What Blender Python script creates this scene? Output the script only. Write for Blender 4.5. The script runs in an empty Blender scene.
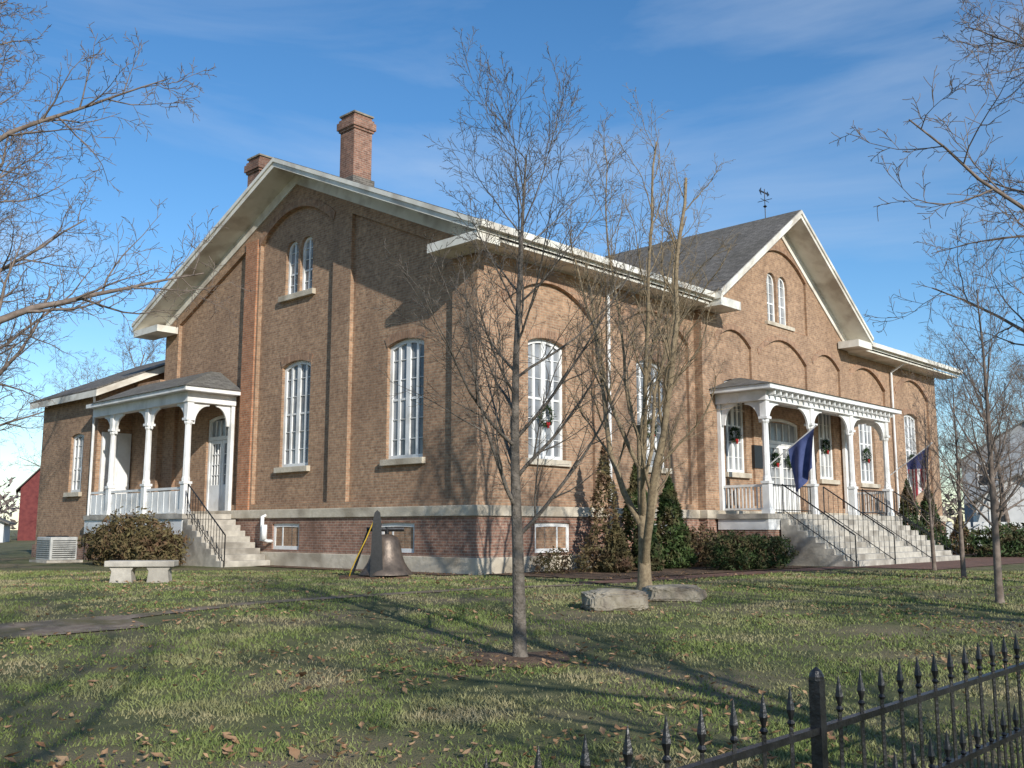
import bpy, bmesh, math, random
import numpy as np
from mathutils import Vector, Matrix, noise
R = random.Random(7)
scn = bpy.context.scene
scn.view_settings.view_transform = 'Standard'
scn.view_settings.look = 'None'
scn.view_settings.exposure = 0

# ------------------------------------------------------------ materials
def new_mat(name):
    m = bpy.data.materials.new(name); m.use_nodes = True
    nt = m.node_tree
    return m, nt, nt.nodes['Principled BSDF']

def noise_mat(name, c1, c2, scale=5, rough=0.8, bump=0.0, detail=6, c3=None, scale3=0.5, spec=0.3, bscale=None, metallic=0, trans=0):
    m, nt, p = new_mat(name)
    tc = nt.nodes.new('ShaderNodeTexCoord')
    n = nt.nodes.new('ShaderNodeTexNoise'); n.inputs['Scale'].default_value = scale; n.inputs['Detail'].default_value = detail
    nt.links.new(tc.outputs['Object'], n.inputs['Vector'])
    r = nt.nodes.new('ShaderNodeValToRGB')
    r.color_ramp.elements[0].position = .35; r.color_ramp.elements[1].position = .65
    r.color_ramp.elements[0].color = (*c1, 1); r.color_ramp.elements[1].color = (*c2, 1)
    nt.links.new(n.outputs['Fac'], r.inputs['Fac'])
    col = r.outputs['Color']
    if c3:
        n3 = nt.nodes.new('ShaderNodeTexNoise'); n3.inputs['Scale'].default_value = scale3; n3.inputs['Detail'].default_value = 5
        nt.links.new(tc.outputs['Object'], n3.inputs['Vector'])
        r3 = nt.nodes.new('ShaderNodeValToRGB'); r3.color_ramp.elements[0].position = .46; r3.color_ramp.elements[1].position = .66
        nt.links.new(n3.outputs['Fac'], r3.inputs['Fac'])
        mx = nt.nodes.new('ShaderNodeMix'); mx.data_type = 'RGBA'
        nt.links.new(r3.outputs['Color'], mx.inputs['Factor'])
        nt.links.new(col, mx.inputs[6]); mx.inputs[7].default_value = (*c3, 1)
        col = mx.outputs[2]
    nt.links.new(col, p.inputs['Base Color'])
    p.inputs['Roughness'].default_value = rough
    p.inputs['Specular IOR Level'].default_value = spec
    p.inputs['Metallic'].default_value = metallic
    if bump:
        nb = nt.nodes.new('ShaderNodeTexNoise'); nb.inputs['Scale'].default_value = bscale or scale * 3; nb.inputs['Detail'].default_value = 6
        nt.links.new(tc.outputs['Object'], nb.inputs['Vector'])
        b = nt.nodes.new('ShaderNodeBump'); b.inputs['Strength'].default_value = bump; b.inputs['Distance'].default_value = .03
        nt.links.new(nb.outputs['Fac'], b.inputs['Height']); nt.links.new(b.outputs['Normal'], p.inputs['Normal'])
    return m

def wall_vec(nt):
    tc = nt.nodes.new('ShaderNodeTexCoord')
    sp = nt.nodes.new('ShaderNodeSeparateXYZ'); nt.links.new(tc.outputs['Object'], sp.inputs[0])
    sn = nt.nodes.new('ShaderNodeSeparateXYZ'); nt.links.new(tc.outputs['Normal'], sn.inputs[0])
    def mt(op, a, b=None):
        k = nt.nodes.new('ShaderNodeMath'); k.operation = op
        nt.links.new(a, k.inputs[0])
        if b is not None: nt.links.new(b, k.inputs[1])
        return k.outputs[0]
    g = mt('GREATER_THAN', mt('ABSOLUTE', sn.outputs[0]), mt('ABSOLUTE', sn.outputs[1]))
    mx = nt.nodes.new('ShaderNodeMix'); mx.data_type = 'FLOAT'
    nt.links.new(g, mx.inputs[0]); nt.links.new(sp.outputs[0], mx.inputs[2]); nt.links.new(sp.outputs[1], mx.inputs[3])
    cb = nt.nodes.new('ShaderNodeCombineXYZ')
    nt.links.new(mx.outputs[0], cb.inputs[0]); nt.links.new(sp.outputs[2], cb.inputs[1])
    return tc, cb.outputs[0]

def brick_mat(name, c1, c2, mortar, bw=.22, rh=.075, ms=.011, stain=(.10, .06, .045), stainamt=.55, bump=.3, rough=.9, flat=False):
    m, nt, p = new_mat(name)
    tc, vec = wall_vec(nt)
    if flat: vec = tc.outputs['Object']
    b = nt.nodes.new('ShaderNodeTexBrick')
    b.inputs['Scale'].default_value = 1
    b.inputs['Brick Width'].default_value = bw; b.inputs['Row Height'].default_value = rh
    b.inputs['Mortar Size'].default_value = ms; b.inputs['Mortar Smooth'].default_value = .3
    b.inputs['Color1'].default_value = (*c1, 1); b.inputs['Color2'].default_value = (*c2, 1); b.inputs['Mortar'].default_value = (*mortar, 1)
    nt.links.new(vec, b.inputs['Vector'])
    n1 = nt.nodes.new('ShaderNodeTexNoise'); n1.inputs['Scale'].default_value = 7; n1.inputs['Detail'].default_value = 5; n1.inputs['Roughness'].default_value = .65
    nt.links.new(tc.outputs['Object'], n1.inputs['Vector'])
    mr1 = nt.nodes.new('ShaderNodeMapRange'); mr1.inputs[1].default_value = .3; mr1.inputs[2].default_value = .7; mr1.inputs[3].default_value = .66; mr1.inputs[4].default_value = 1.30
    nt.links.new(n1.outputs['Fac'], mr1.inputs[0])
    mul = nt.nodes.new('ShaderNodeVectorMath'); mul.operation = 'SCALE'
    nt.links.new(b.outputs['Color'], mul.inputs[0]); nt.links.new(mr1.outputs[0], mul.inputs['Scale'])
    mp = nt.nodes.new('ShaderNodeMapping'); mp.inputs['Scale'].default_value = (.9, .9, .35)
    nt.links.new(tc.outputs['Object'], mp.inputs[0])
    n2 = nt.nodes.new('ShaderNodeTexNoise'); n2.inputs['Scale'].default_value = .8; n2.inputs['Detail'].default_value = 8; n2.inputs['Roughness'].default_value = .62
    nt.links.new(mp.outputs[0], n2.inputs['Vector'])
    mr2 = nt.nodes.new('ShaderNodeMapRange'); mr2.inputs[1].default_value = .45; mr2.inputs[2].default_value = .75; mr2.inputs[3].default_value = 0; mr2.inputs[4].default_value = stainamt
    nt.links.new(n2.outputs['Fac'], mr2.inputs[0])
    mx = nt.nodes.new('ShaderNodeMix'); mx.data_type = 'RGBA'
    nt.links.new(mr2.outputs[0], mx.inputs[0]); nt.links.new(mul.outputs[0], mx.inputs[6]); mx.inputs[7].default_value = (*stain, 1)
    nt.links.new(mx.outputs[2], p.inputs['Base Color'])
    p.inputs['Roughness'].default_value = rough; p.inputs['Specular IOR Level'].default_value = .2
    bp = nt.nodes.new('ShaderNodeBump'); bp.inputs['Strength'].default_value = bump; bp.inputs['Distance'].default_value = .012; bp.invert = True
    nt.links.new(b.outputs['Fac'], bp.inputs['Height']); nt.links.new(bp.outputs[0], p.inputs['Normal'])
    return m

M_brick = brick_mat('brick_wall_mat', (.435, .268, .165), (.305, .182, .115), (.37, .29, .205), stain=(.17, .108, .074), stainamt=.6)
M_brickred = brick_mat('newer_brick_mat', (.47, .215, .115), (.38, .165, .09), (.40, .29, .2), stain=(.25, .13, .08), stainamt=.3)
M_brick2 = brick_mat('brick_foundation_mat', (.36, .195, .135), (.24, .13, .095), (.36, .29, .23), stainamt=.6)
M_brickarch = brick_mat('brick_arch_mat', (.40, .235, .145), (.29, .168, .108), (.36, .275, .20), bw=.075, rh=.3)
M_chim = brick_mat('chimney_brick_mat', (.31, .16, .11), (.19, .10, .075), (.30, .23, .18), stain=(.07, .045, .035), stainamt=.85)
M_shingle = brick_mat('shingle_mat', (.21, .19, .165), (.14, .128, .11), (.07, .06, .055), bw=.3, rh=.075, ms=.008, stain=(.09, .08, .06), stainamt=.6)
M_pshingle = brick_mat('porch_shingle_mat', (.21, .20, .18), (.15, .14, .13), (.08, .08, .07), bw=.3, rh=.06, ms=.008, stain=(.12, .11, .08), stainamt=.5)
M_pave = brick_mat('brick_paving_mat', (.25, .13, .09), (.16, .09, .07), (.12, .1, .08), bw=.22, rh=.11, ms=.012, flat=True, stainamt=.7)
M_white = noise_mat('white_trim_paint', (.76, .76, .74), (.83, .83, .81), 3, .5, c3=(.62, .61, .58), scale3=1.6)
M_cream = noise_mat('cream_trim_paint', (.70, .67, .58), (.79, .76, .68), 2, .55, c3=(.48, .43, .36), scale3=1.2)
M_stone = noise_mat('limestone', (.50, .44, .34), (.63, .56, .45), 6, .85, .3, c3=(.34, .29, .22), scale3=1.5)
M_conc = noise_mat('concrete_steps', (.38, .35, .30), (.52, .48, .41), 5, .9, .3, c3=(.24, .215, .18), scale3=1.3)
M_rock = noise_mat('rock', (.22, .19, .14), (.38, .34, .27), 5, .95, .9, c3=(.16, .13, .1), scale3=2.5)
M_iron = noise_mat('black_iron', (.008, .008, .009), (.02, .02, .022), 30, .35, .15, spec=.5)
M_bronze = noise_mat('bell_metal', (.09, .07, .055), (.17, .13, .10), 6, .45, .2, spec=.5, metallic=.4)
M_yellow = noise_mat('yellow_rope', (.5, .32, .03), (.6, .4, .05), 10, .7)
M_bark = noise_mat('bark', (.10, .085, .068), (.20, .17, .14), 14, .95, .8, bscale=40)
M_bark2 = noise_mat('bark_tan', (.18, .135, .085), (.29, .225, .14), 14, .9, .5, bscale=40)
M_bark3 = noise_mat('bark_grey', (.13, .10, .08), (.24, .19, .155), 6, .95, .3)
M_soil = noise_mat('mulch', (.07, .045, .03), (.17, .11, .07), 14, .95, 1.0, c3=(.20, .13, .08), scale3=4)
M_path = noise_mat('path_gravel', (.18, .13, .095), (.27, .215, .16), 7, .95, .5, c3=(.13, .11, .055), scale3=1.6)
M_red = noise_mat('barn_red', (.13, .03, .03), (.18, .045, .04), 3, .8)
M_bow = noise_mat('red_ribbon', (.35, .02, .02), (.45, .03, .03), 3, .6)
M_greyside = noise_mat('grey_siding', (.30, .32, .34), (.38, .40, .42), 2, .7)
M_paleside = noise_mat('pale_siding', (.55, .55, .54), (.65, .65, .64), 2, .7)
M_metal = noise_mat('painted_metal', (.40, .40, .38), (.50, .50, .47), 4, .5)
M_darkgl = noise_mat('dark_glass', (.02, .022, .026), (.05, .055, .06), 2, .08, spec=.6)
M_leafbrown = noise_mat('fallen_leaf', (.20, .10, .05), (.42, .28, .16), 3.1, .9)
M_ever = noise_mat('evergreen', (.02, .045, .015), (.055, .09, .025), 7, .8, c3=(.09, .06, .03), scale3=2)
M_ever2 = noise_mat('evergreen_bright', (.03, .06, .018), (.075, .115, .03), 6, .8, c3=(.10, .08, .035), scale3=2)
M_wreath = noise_mat('wreath_green', (.012, .035, .012), (.04, .07, .02), 6, .9)
M_brownbush = noise_mat('brown_shrub', (.08, .065, .03), (.17, .14, .06), 6, .9, c3=(.15, .085, .05), scale3=2.5)
M_bluecloth = noise_mat('blue_cloth', (.05, .07, .18), (.09, .115, .26), 3, .8)
M_twigfar = noise_mat('distant_twigs', (.13, .105, .09), (.22, .185, .17), 1, .95)

def glass_mat():
    m, nt, p = new_mat('window_glass_mat')
    tc = nt.nodes.new('ShaderNodeTexCoord')
    n = nt.nodes.new('ShaderNodeTexNoise'); n.inputs['Scale'].default_value = .9; n.inputs['Detail'].default_value = 3
    nt.links.new(tc.outputs['Object'], n.inputs['Vector'])
    r = nt.nodes.new('ShaderNodeValToRGB'); r.color_ramp.elements[0].position = .38; r.color_ramp.elements[1].position = .62
    r.color_ramp.elements[0].color = (.13, .14, .15, 1); r.color_ramp.elements[1].color = (.30, .31, .32, 1)
    nt.links.new(n.outputs['Fac'], r.inputs[0]); nt.links.new(r.outputs[0], p.inputs['Base Color'])
    p.inputs['Roughness'].default_value = .12; p.inputs['Specular IOR Level'].default_value = .45
    n2 = nt.nodes.new('ShaderNodeTexNoise'); n2.inputs['Scale'].default_value = 2.2
    nt.links.new(tc.outputs['Object'], n2.inputs['Vector'])
    b = nt.nodes.new('ShaderNodeBump'); b.inputs['Strength'].default_value = .25; b.inputs['Distance'].default_value = .02
    nt.links.new(n2.outputs[0], b.inputs['Height']); nt.links.new(b.outputs[0], p.inputs['Normal'])
    return m
M_glass = glass_mat()

def flag_mat():
    m, nt, p = new_mat('striped_flag_mat')
    tc = nt.nodes.new('ShaderNodeTexCoord')
    w = nt.nodes.new('ShaderNodeTexWave'); w.wave_type = 'BANDS'; w.bands_direction = 'Y'; w.inputs['Scale'].default_value = 1.9
    nt.links.new(tc.outputs['Object'], w.inputs['Vector'])
    r = nt.nodes.new('ShaderNodeValToRGB'); r.color_ramp.interpolation = 'CONSTANT'
    r.color_ramp.elements[0].color = (.30, .03, .04, 1); r.color_ramp.elements[1].position = .5; r.color_ramp.elements[1].color = (.6, .58, .56, 1)
    nt.links.new(w.outputs['Fac'], r.inputs[0])
    sp = nt.nodes.new('ShaderNodeSeparateXYZ'); nt.links.new(tc.outputs['Object'], sp.inputs[0])
    gt = nt.nodes.new('ShaderNodeMath'); gt.operation = 'GREATER_THAN'; gt.inputs[1].default_value = 3.35
    nt.links.new(sp.outputs[2], gt.inputs[0])
    mx = nt.nodes.new('ShaderNodeMix'); mx.data_type = 'RGBA'
    nt.links.new(gt.outputs[0], mx.inputs[0]); nt.links.new(r.outputs[0], mx.inputs[6]); mx.inputs[7].default_value = (.03, .04, .14, 1)
    nt.links.new(mx.outputs[2], p.inputs['Base Color']); p.inputs['Roughness'].default_value = .8
    return m
M_flag = flag_mat()

# ------------------------------------------------------------ mesh builder
MU = lambda a, z, d: (d, a, z)
MV = lambda a, z, d: (a, d, z)
class B:
    def __init__(s): s.v = []; s.f = []
    def prism(s, poly, d0, d1, M):
        n = len(poly); o = len(s.v)
        s.v += [M(a, z, d0) for a, z in poly] + [M(a, z, d1) for a, z in poly]
        s.f.append(list(range(o, o + n))[::-1]); s.f.append(list(range(o + n, o + 2 * n)))
        for i in range(n):
            j = (i + 1) % n; s.f.append([o + i, o + j, o + n + j, o + n + i])
    def box(s, x0, x1, y0, y1, z0, z1):
        s.prism([(x0, z0), (x1, z0), (x1, z1), (x0, z1)], y0, y1, MV)
    def ring(s, out, inn, d0, d1, M):
        n = len(out); o = len(s.v)
        for pl in (out, inn):
            for d in (d0, d1): s.v += [M(a, z, d) for a, z in pl]
        for i in range(n):
            j = (i + 1) % n
            A = lambda k, q: o + k * n + q
            s.f += [[A(0, i), A(0, j), A(2, j), A(2, i)], [A(1, i), A(3, i), A(3, j), A(1, j)],
                    [A(0, i), A(1, i), A(1, j), A(0, j)], [A(2, i), A(2, j), A(3, j), A(3, i)]]
    def strip(s, out, inn, d0, d1, M):
        for i in range(len(out) - 1):
            s.prism([out[i], out[i + 1], inn[i + 1], inn[i]], d0, d1, M)
    def slab(s, pts, th):
        o = len(s.v); n = len(pts)
        s.v += [tuple(p) for p in pts] + [(p[0], p[1], p[2] - th) for p in pts]
        s.f.append(list(range(o, o + n))); s.f.append(list(range(o + n, o + 2 * n))[::-1])
        for i in range(n):
            j = (i + 1) % n; s.f.append([o + i, o + n + i, o + n + j, o + j])
    def tube(s, pts, rads, k=6, cap=True):
        o = len(s.v); n = len(pts); pts = [Vector(p) for p in pts]
        if isinstance(rads, (int, float)): rads = [rads] * n
        prev = None
        for i, p in enumerate(pts):
            t = (pts[min(i + 1, n - 1)] - pts[max(i - 1, 0)])
            if t.length < 1e-9: t = Vector((0, 0, 1))
            t.normalize()
            if prev is None:
                a = Vector((1, 0, 0)) if abs(t.x) < .7 else Vector((0, 1, 0))
                prev = t.cross(a).normalized()
            prev = (prev - t * prev.dot(t)).normalized()
            b = t.cross(prev)
            for j in range(k):
                an = 2 * math.pi * j / k
                q = p + (prev * math.cos(an) + b * math.sin(an)) * rads[i]
                s.v.append((q.x, q.y, q.z))
        for i in range(n - 1):
            for j in range(k):
                j2 = (j + 1) % k
                s.f.append([o + i * k + j, o + i * k + j2, o + (i + 1) * k + j2, o + (i + 1) * k + j])
        if cap:
            s.f.append(list(range(o, o + k))[::-1]); s.f.append([o + (n - 1) * k + j for j in range(k)])
    def obj(s, name, mat, parent=None, smooth=False, recalc=True, bevel=0):
        me = bpy.data.meshes.new(name); me.from_pydata(s.v, [], s.f)
        if recalc:
            bm = bmesh.new(); bm.from_mesh(me); bmesh.ops.recalc_face_normals(bm, faces=bm.faces); bm.to_mesh(me); bm.free()
        if smooth: me.polygons.foreach_set('use_smooth', [True] * len(me.polygons))
        me.update()
        if mat: me.materials.append(mat)
        ob = bpy.data.objects.new(name, me); scn.collection.objects.link(ob)
        if parent: ob.parent = parent
        if bevel:
            md = ob.modifiers.new('bev', 'BEVEL'); md.width = bevel; md.segments = 2; md.limit_method = 'ANGLE'
        return ob

def cut(ob, cb):
    c = cb.obj('cutter', None)
    m = ob.modifiers.new('b', 'BOOLEAN'); m.operation = 'DIFFERENCE'; m.object = c; m.solver = 'EXACT'
    bpy.context.view_layer.update()
    dg = bpy.context.evaluated_depsgraph_get()
    me = bpy.data.meshes.new_from_object(ob.evaluated_get(dg))
    ob.modifiers.clear(); ob.data = me
    bpy.data.objects.remove(c)

def empty(name, loc=(0, 0, 0), rz=0):
    e = bpy.data.objects.new(name, None); scn.collection.objects.link(e)
    e.location = loc; e.rotation_euler = (0, 0, rz); return e

CX, CY = -.89, 24.8
DR = (.6903, .7236); DL = (-.7236, .6903)
ANG = math.atan2(DR[1], DR[0])
def W(u, v): return (CX + u * DR[0] + v * DL[0], CY + u * DR[1] + v * DL[1])
def gz(y):
    t = min(max((y - 5) / 15, 0), 1); return -.45 + .45 * t * t * (3 - 2 * t)

# ------------------------------------------------------------ the building
HB = empty('brick_building', (CX, CY, 0), ANG)
VR = 8.35; VW = 16.7; L = 30.9; UC = 15.45; ZR = 12.8; S1 = .438; S2 = .70
def zr(v): return ZR - S1 * abs(v - VR)
def zg(u): return ZR - S2 * abs(u - UC)

def outline(a0, z0, z1, w, rise, n=10, round_=False):
    p = [(a0 - w / 2, z0), (a0 + w / 2, z0)]
    for i in range(n + 1):
        x = w / 2 - w * i / n
        if round_: z = z1 - w / 2 + math.sqrt(max(w * w / 4 - x * x, 0))
        else: z = z1 - rise * (2 * x / w) ** 2
        p.append((a0 + x, z))
    if round_:
        p[2] = (a0 + w / 2, z1 - w / 2 + .001); p[-1] = (a0 - w / 2, z1 - w / 2 + .001)
    return p

frames, glass, sills, archb = B(), B(), B(), B()
def window(cutter, a0, z0, z1, w, rise, M, d, cols=4, rows=4, round_=False, sill=True, depth=.2):
    cutter.prism(outline(a0, z0, z1, w, rise, round_=round_), d - .3, d + depth + .12, M)
    o = outline(a0, z0 - .004, z1 + .004, w + .008, rise, round_=round_); t = .11 if w > 1 else .08
    i = outline(a0, z0 + t, z1 - t, w - 2 * t, rise * .9, round_=round_)
    f = d + depth - .1
    frames.ring(o, i, f, f + .1, M)
    glass.prism(outline(a0, z0 + .03, z1 - .03, w - .06, rise, round_=round_), f + .06, f + .09, M)
    def ztop(x):
        x = x - a0
        if round_: return z1 - w / 2 + math.sqrt(max(w * w / 4 - x * x, 0)) - t * .7
        return z1 - rise * (2 * x / w) ** 2 - t * .8
    for c in range(1, cols):
        x = a0 - w / 2 + w * c / cols; h = .085 if (cols == 4 and c == 2) else (.048 if cols == 4 else .03)
        zt = min(ztop(x - h), ztop(x + h))
        frames.prism([(x - h, z0 + t * .9), (x + h, z0 + t * .9), (x + h, zt), (x - h, zt)], f + (.01 if c == 2 else .02), f + .07, M)
    for r_ in range(1, rows):
        z = z0 + (z1 - z0) * r_ / rows; h = .03 if r_ == rows // 2 else .01
        frames.prism([(a0 - w / 2 + t * .8, z - h), (a0 + w / 2 - t * .8, z - h), (a0 + w / 2 - t * .8, z + h), (a0 - w / 2 + t * .8, z + h)], f + .03, f + .068, M)
    if sill:
        sills.prism([(a0 - w / 2 - .12, z0 - .17), (a0 + w / 2 + .12, z0 - .17), (a0 + w / 2 + .12, z0), (a0 - w / 2 - .12, z0)], d - .13, d + depth - .1, M)

def archband(a0, z1, w, rise, M, d, th=.22, proud=.035, n=14):
    out, inn = [], []
    for i in range(n + 1):
        x = -w / 2 + w * i / n
        zi = z1 - rise * (2 * x / w) ** 2; inn.append((a0 + x, zi)); out.append((a0 + x * (1 + .12 * th / .22 * 1.5 / w), zi + th))
    archb.strip(out, inn, d - proud, d + .02, M)

RC = .13
b = B()
b.prism([(0, 0), (VW, 0), (VW, zr(VW) - .2), (VR, ZR - .2), (0, zr(0) - .2)], 0, L, MU)
body = b.obj('main_walls', M_brick)
c = B()
c.prism([(.95, 1.9), (5.4, 1.9), (5.4, zr(5.4) - 1.0), (.95, zr(.95) - 1.0)], -.5, RC, MU)
c.prism([(11.3, 1.9), (15.75, 1.9), (15.75, zr(15.75) - 1.0), (11.3, zr(11.3) - 1.0)], -.5, RC, MU)
c.prism(outline(VR, 1.9, 11.35, 4.1, .85), -.5, RC, MU)
for a in (2.85, 7.75, 2 * UC - 7.75, 2 * UC - 2.85):
    c.prism(outline(a, 1.9, 7.9, 3.8, .8), -.5, RC - .03, MV)
cut(body, c)
c = B()
window(c, 2.98, 3.03, 6.37, 1.55, .16, MU, RC, rows=6)
window(c, VR - .08, 3.03, 6.37, 1.55, .16, MU, RC, rows=6)
for s_ in (-.4, .4): window(c, VR - .05 + s_, 8.55, 10.35, .68, 0, MU, RC, cols=2, rows=5, round_=True, sill=False)
sills.prism([(VR - 1.0, 8.37), (VR + .9, 8.37), (VR + .9, 8.55), (VR - 1.0, 8.55)], RC - .13, RC + .1, MU)
for a in (2.8, 7.7, 2 * UC - 7.7, 2 * UC - 2.9):
    window(c, a, 3.0, 6.35, 1.55, .16, MV, RC, rows=6)
c.prism(outline(12.75, 1.6, 5.0, 1.75, .12), -.3, RC + .3, MU)
cut(body, c)
body.parent = HB
for a in (2.85, 7.75, 2 * UC - 7.75, 2 * UC - 2.85): archband(a, 7.9, 3.8, .8, MV, 0, th=.24)
archband(VR, 11.35, 4.1, .85, MU, 0, th=.24)
for a in (2.98, VR - .08): archband(a, 6.38, 1.6, .16, MU, RC, th=.24, proud=.02)
for a in (2.8, 7.7, 2 * UC - 7.7, 2 * UC - 2.9): archband(a, 6.36, 1.6, .16, MV, RC - .03, th=.24, proud=.02)
b = B(); b.box(-.06, .05, 10.5, 11.22, 1.73, 10.75); b.obj('rebuilt_pilaster', M_brickred, HB)
G0, G1, GV = 10.0, 20.9, -.3
b = B()
b.prism([(G0, 0), (G1, 0), (G1, zg(G1) - .2), (UC, ZR - .2), (G0, zg(G0) - .2)], GV, 5, MV)
gab = b.obj('front_gable_walls', M_brick)
c = B()
GR = .09
c.prism(outline(12.0, 1.9, 7.9, 2.3, .5), GV - .4, GV + GR, MV)
c.prism(outline(UC, 1.9, 8.0, 3.6, .75), GV - .4, GV + GR, MV)
c.prism(outline(18.9, 1.9, 7.9, 2.3, .5), GV - .4, GV + GR, MV)
c.prism(outline(UC, 8.45, 11.4, 4.0, .9), GV - .4, GV + GR, MV)
cut(gab, c)
c = B()
for s_ in (-.42, .42): window(c, UC - .1 + s_, 8.6, 10.5, .7, 0, MV, GV + GR, cols=2, rows=5, round_=True, sill=False)
sills.prism([(UC - 1.1, 8.46), (UC + .9, 8.46), (UC + .9, 8.6), (UC - 1.1, 8.6)], GV - .06, GV + RC + .1, MV)
window(c, 12.1, 3.0, 6.2, 1.3, .14, MV, GV + GR, rows=6)
window(c, 18.8, 3.0, 6.2, 1.3, .14, MV, GV + GR, rows=6)
c.prism(outline(UC, 1.6, 5.1, 2.5, .14), GV - .3, GV + RC + .3, MV)
cut(gab, c); gab.parent = HB
for a_, z_, w_, r_ in ((12.0, 7.9, 2.3, .5), (18.9, 7.9, 2.3, .5), (UC, 8.0, 3.6, .75), (UC, 11.4, 4.0, .9)): archband(a_, z_, w_, r_, MV, GV, th=.2, proud=.02)

# foundations
b = B(); e = .08
b.box(-e, L + e, -e, VW + e, 0, 1.45)
fnd = b.obj('foundation', M_brick2)
c = B()
for a, M in ((2.98, MU), (8.27, MU), (2.8, MV), (7.7, MV), (2 * UC - 7.7, MV), (2 * UC - 2.9, MV)):
    window(c, a, .5, 1.3, 1.45, .02, M, -e, cols=3, rows=2, sill=False, depth=.16)
cut(fnd, c); fnd.parent = HB
b = B(); b.box(G0 - e, G1 + e, GV - e, 1, 0, 1.447); b.box(-1.58, 6.5, 18.62, 24.0, -.2, .5); b.obj('porch_foundation', M_brick2, HB)
b = B()
b.box(-.15, L + .15, -.15, VW + .15, 1.45, 1.72); b.box(G0 - .15, G1 + .15, GV - .15, 1, 1.447, 1.717)
b.obj('stone_water_table', M_stone, HB, bevel=.02)
b = B(); b.box(-.13, L + .13, -.13, VW + .13, -.3, .42); b.box(G0 - .13, G1 + .13, GV - .13, 1, -.3, .417)
b.obj('stone_plinth', M_stone, HB, bevel=.02)

# roofs
OH = .9
wslab, shing, cream = B(), B(), B()
def roofpiece(pts, th=.24):
    shing.slab(pts, .07); wslab.slab([(p[0], p[1], p[2] - .07) for p in pts], th)
def mainfront(u0, u1, v0): roofpiece([(u0, v0, zr(v0)), (u1, v0, zr(v0)), (u1, VR, ZR), (u0, VR, ZR)])
mainfront(-OH, 9.8, -OH); mainfront(9.8, 21.1, .1); mainfront(21.1, L + OH, -OH)
roofpiece([(-OH, VR, ZR), (L + OH, VR, ZR), (L + OH, VW + OH, zr(VW + OH)), (-OH, VW + OH, zr(VW + OH))])
roofpiece([(UC, -1.25, ZR + .004), (UC - 5.72, -1.25, zg(UC - 5.72)), (UC - 5.72, 3.5, zg(UC - 5.72)), (UC, VR, ZR + .004)][::-1])
roofpiece([(UC, -1.25, ZR + .004), (UC + 5.72, -1.25, zg(UC + 5.72)), (UC + 5.72, 3.5, zg(UC + 5.72)), (UC, VR, ZR + .004)])
UWC = 2.6
def zw(u): return 6.27 + .455 * (4.5 - abs(u - UWC))
roofpiece([(UWC - 4.5, 18.1, zw(-1.9)), (UWC, 18.1, zw(UWC)), (UWC, 24.4, zw(UWC)), (UWC - 4.5, 24.4, zw(-1.9))])
roofpiece([(UWC + 4.5, 18.1, zw(-1.9)), (UWC, 18.1, zw(UWC)), (UWC, 24.4, zw(UWC)), (UWC + 4.5, 24.4, zw(-1.9))])
shing.obj('roof_shingles', M_shingle, HB)
def rake(M, d, pts, h0=.02, h1=.15, dd=.05):
    for (a, z), (a2, z2) in zip(pts[:-1], pts[1:]):
        wslab.prism([(a, z - h0), (a2, z2 - h0), (a2, z2 - h1), (a, z - h1)], d - dd, d - .002, M)
rake(MU, -OH, [(-OH, zr(-OH)), (VR, ZR), (VW + OH, zr(VW + OH))])
rake(MV, -1.25, [(UC - 5.72, zg(UC - 5.72)), (UC, ZR), (UC + 5.72, zg(UC + 5.72))])
for u0, u1 in ((-OH, 9.72), (21.2, L + OH)):
    wslab.box(u0, u1, -OH - .14, -OH - .003, zr(-OH) - .22, zr(-OH) - .04)
    cream.box(max(u0, .02), min(u1, L), -.05, .0 - .002, 8.32, 8.70)
    cream.box(u0 + .1, u1 - .05, -OH + .08, -.052, 8.34, 8.42)
for (a, a2) in ((0, VR), (VW, VR)):
    cream.prism([(a, zr(a) - .30), (a2, ZR - .30), (a2, ZR - .66), (a, zr(a) - .66)], -.05, -.003, MU)
for (a, a2) in ((G0, UC), (G1, UC)):
    cream.prism([(a, zg(a) - .30), (a2, ZR - .30), (a2, ZR - .72), (a, zg(a) - .72)], GV - .05, GV - .003, MV)
wslab.box(-OH + .03, -.06, -OH + .03, 1.0, 8.22, 8.46); wslab.box(-OH + .03, -.06, VW - 1.0, VW + OH - .03, 8.22, 8.46)
wslab.box(9.78, 11.0, -1.22, GV - .06, 8.28, 8.56); wslab.box(19.9, 21.12, -1.22, GV - .06, 8.28, 8.56)
wslab.box(20.98, 21.12, GV - .06, -.06, 8.28, 8.56); wslab.box(9.78, 9.92, GV - .06, -.06, 8.28, 8.56)
wslab.obj('eaves_and_rakes', M_cream, HB)
cream.obj('frieze_boards', M_cream, HB)

b = B(); b.prism([(-1.5, 0), (6.5, 0), (6.5, zw(6.5) - .2), (UWC, zw(UWC) - .2), (-1.5, zw(-1.5) - .2)], 18.7, 23.9, MV)
wing = b.obj('wing_walls', M_brick); c = B()
window(c, 20.45, 2.5, 4.75, 1.15, .1, MU, -1.5, cols=3, rows=5)
cut(wing, c); wing.parent = HB
b = B(); b.prism([(-.2, 0), (6.4, 0), (6.4, 6.6), (-.2, 6.6)], VW - .1, 18.75, MV); b.obj('link_wall', M_brick, HB)

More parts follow.
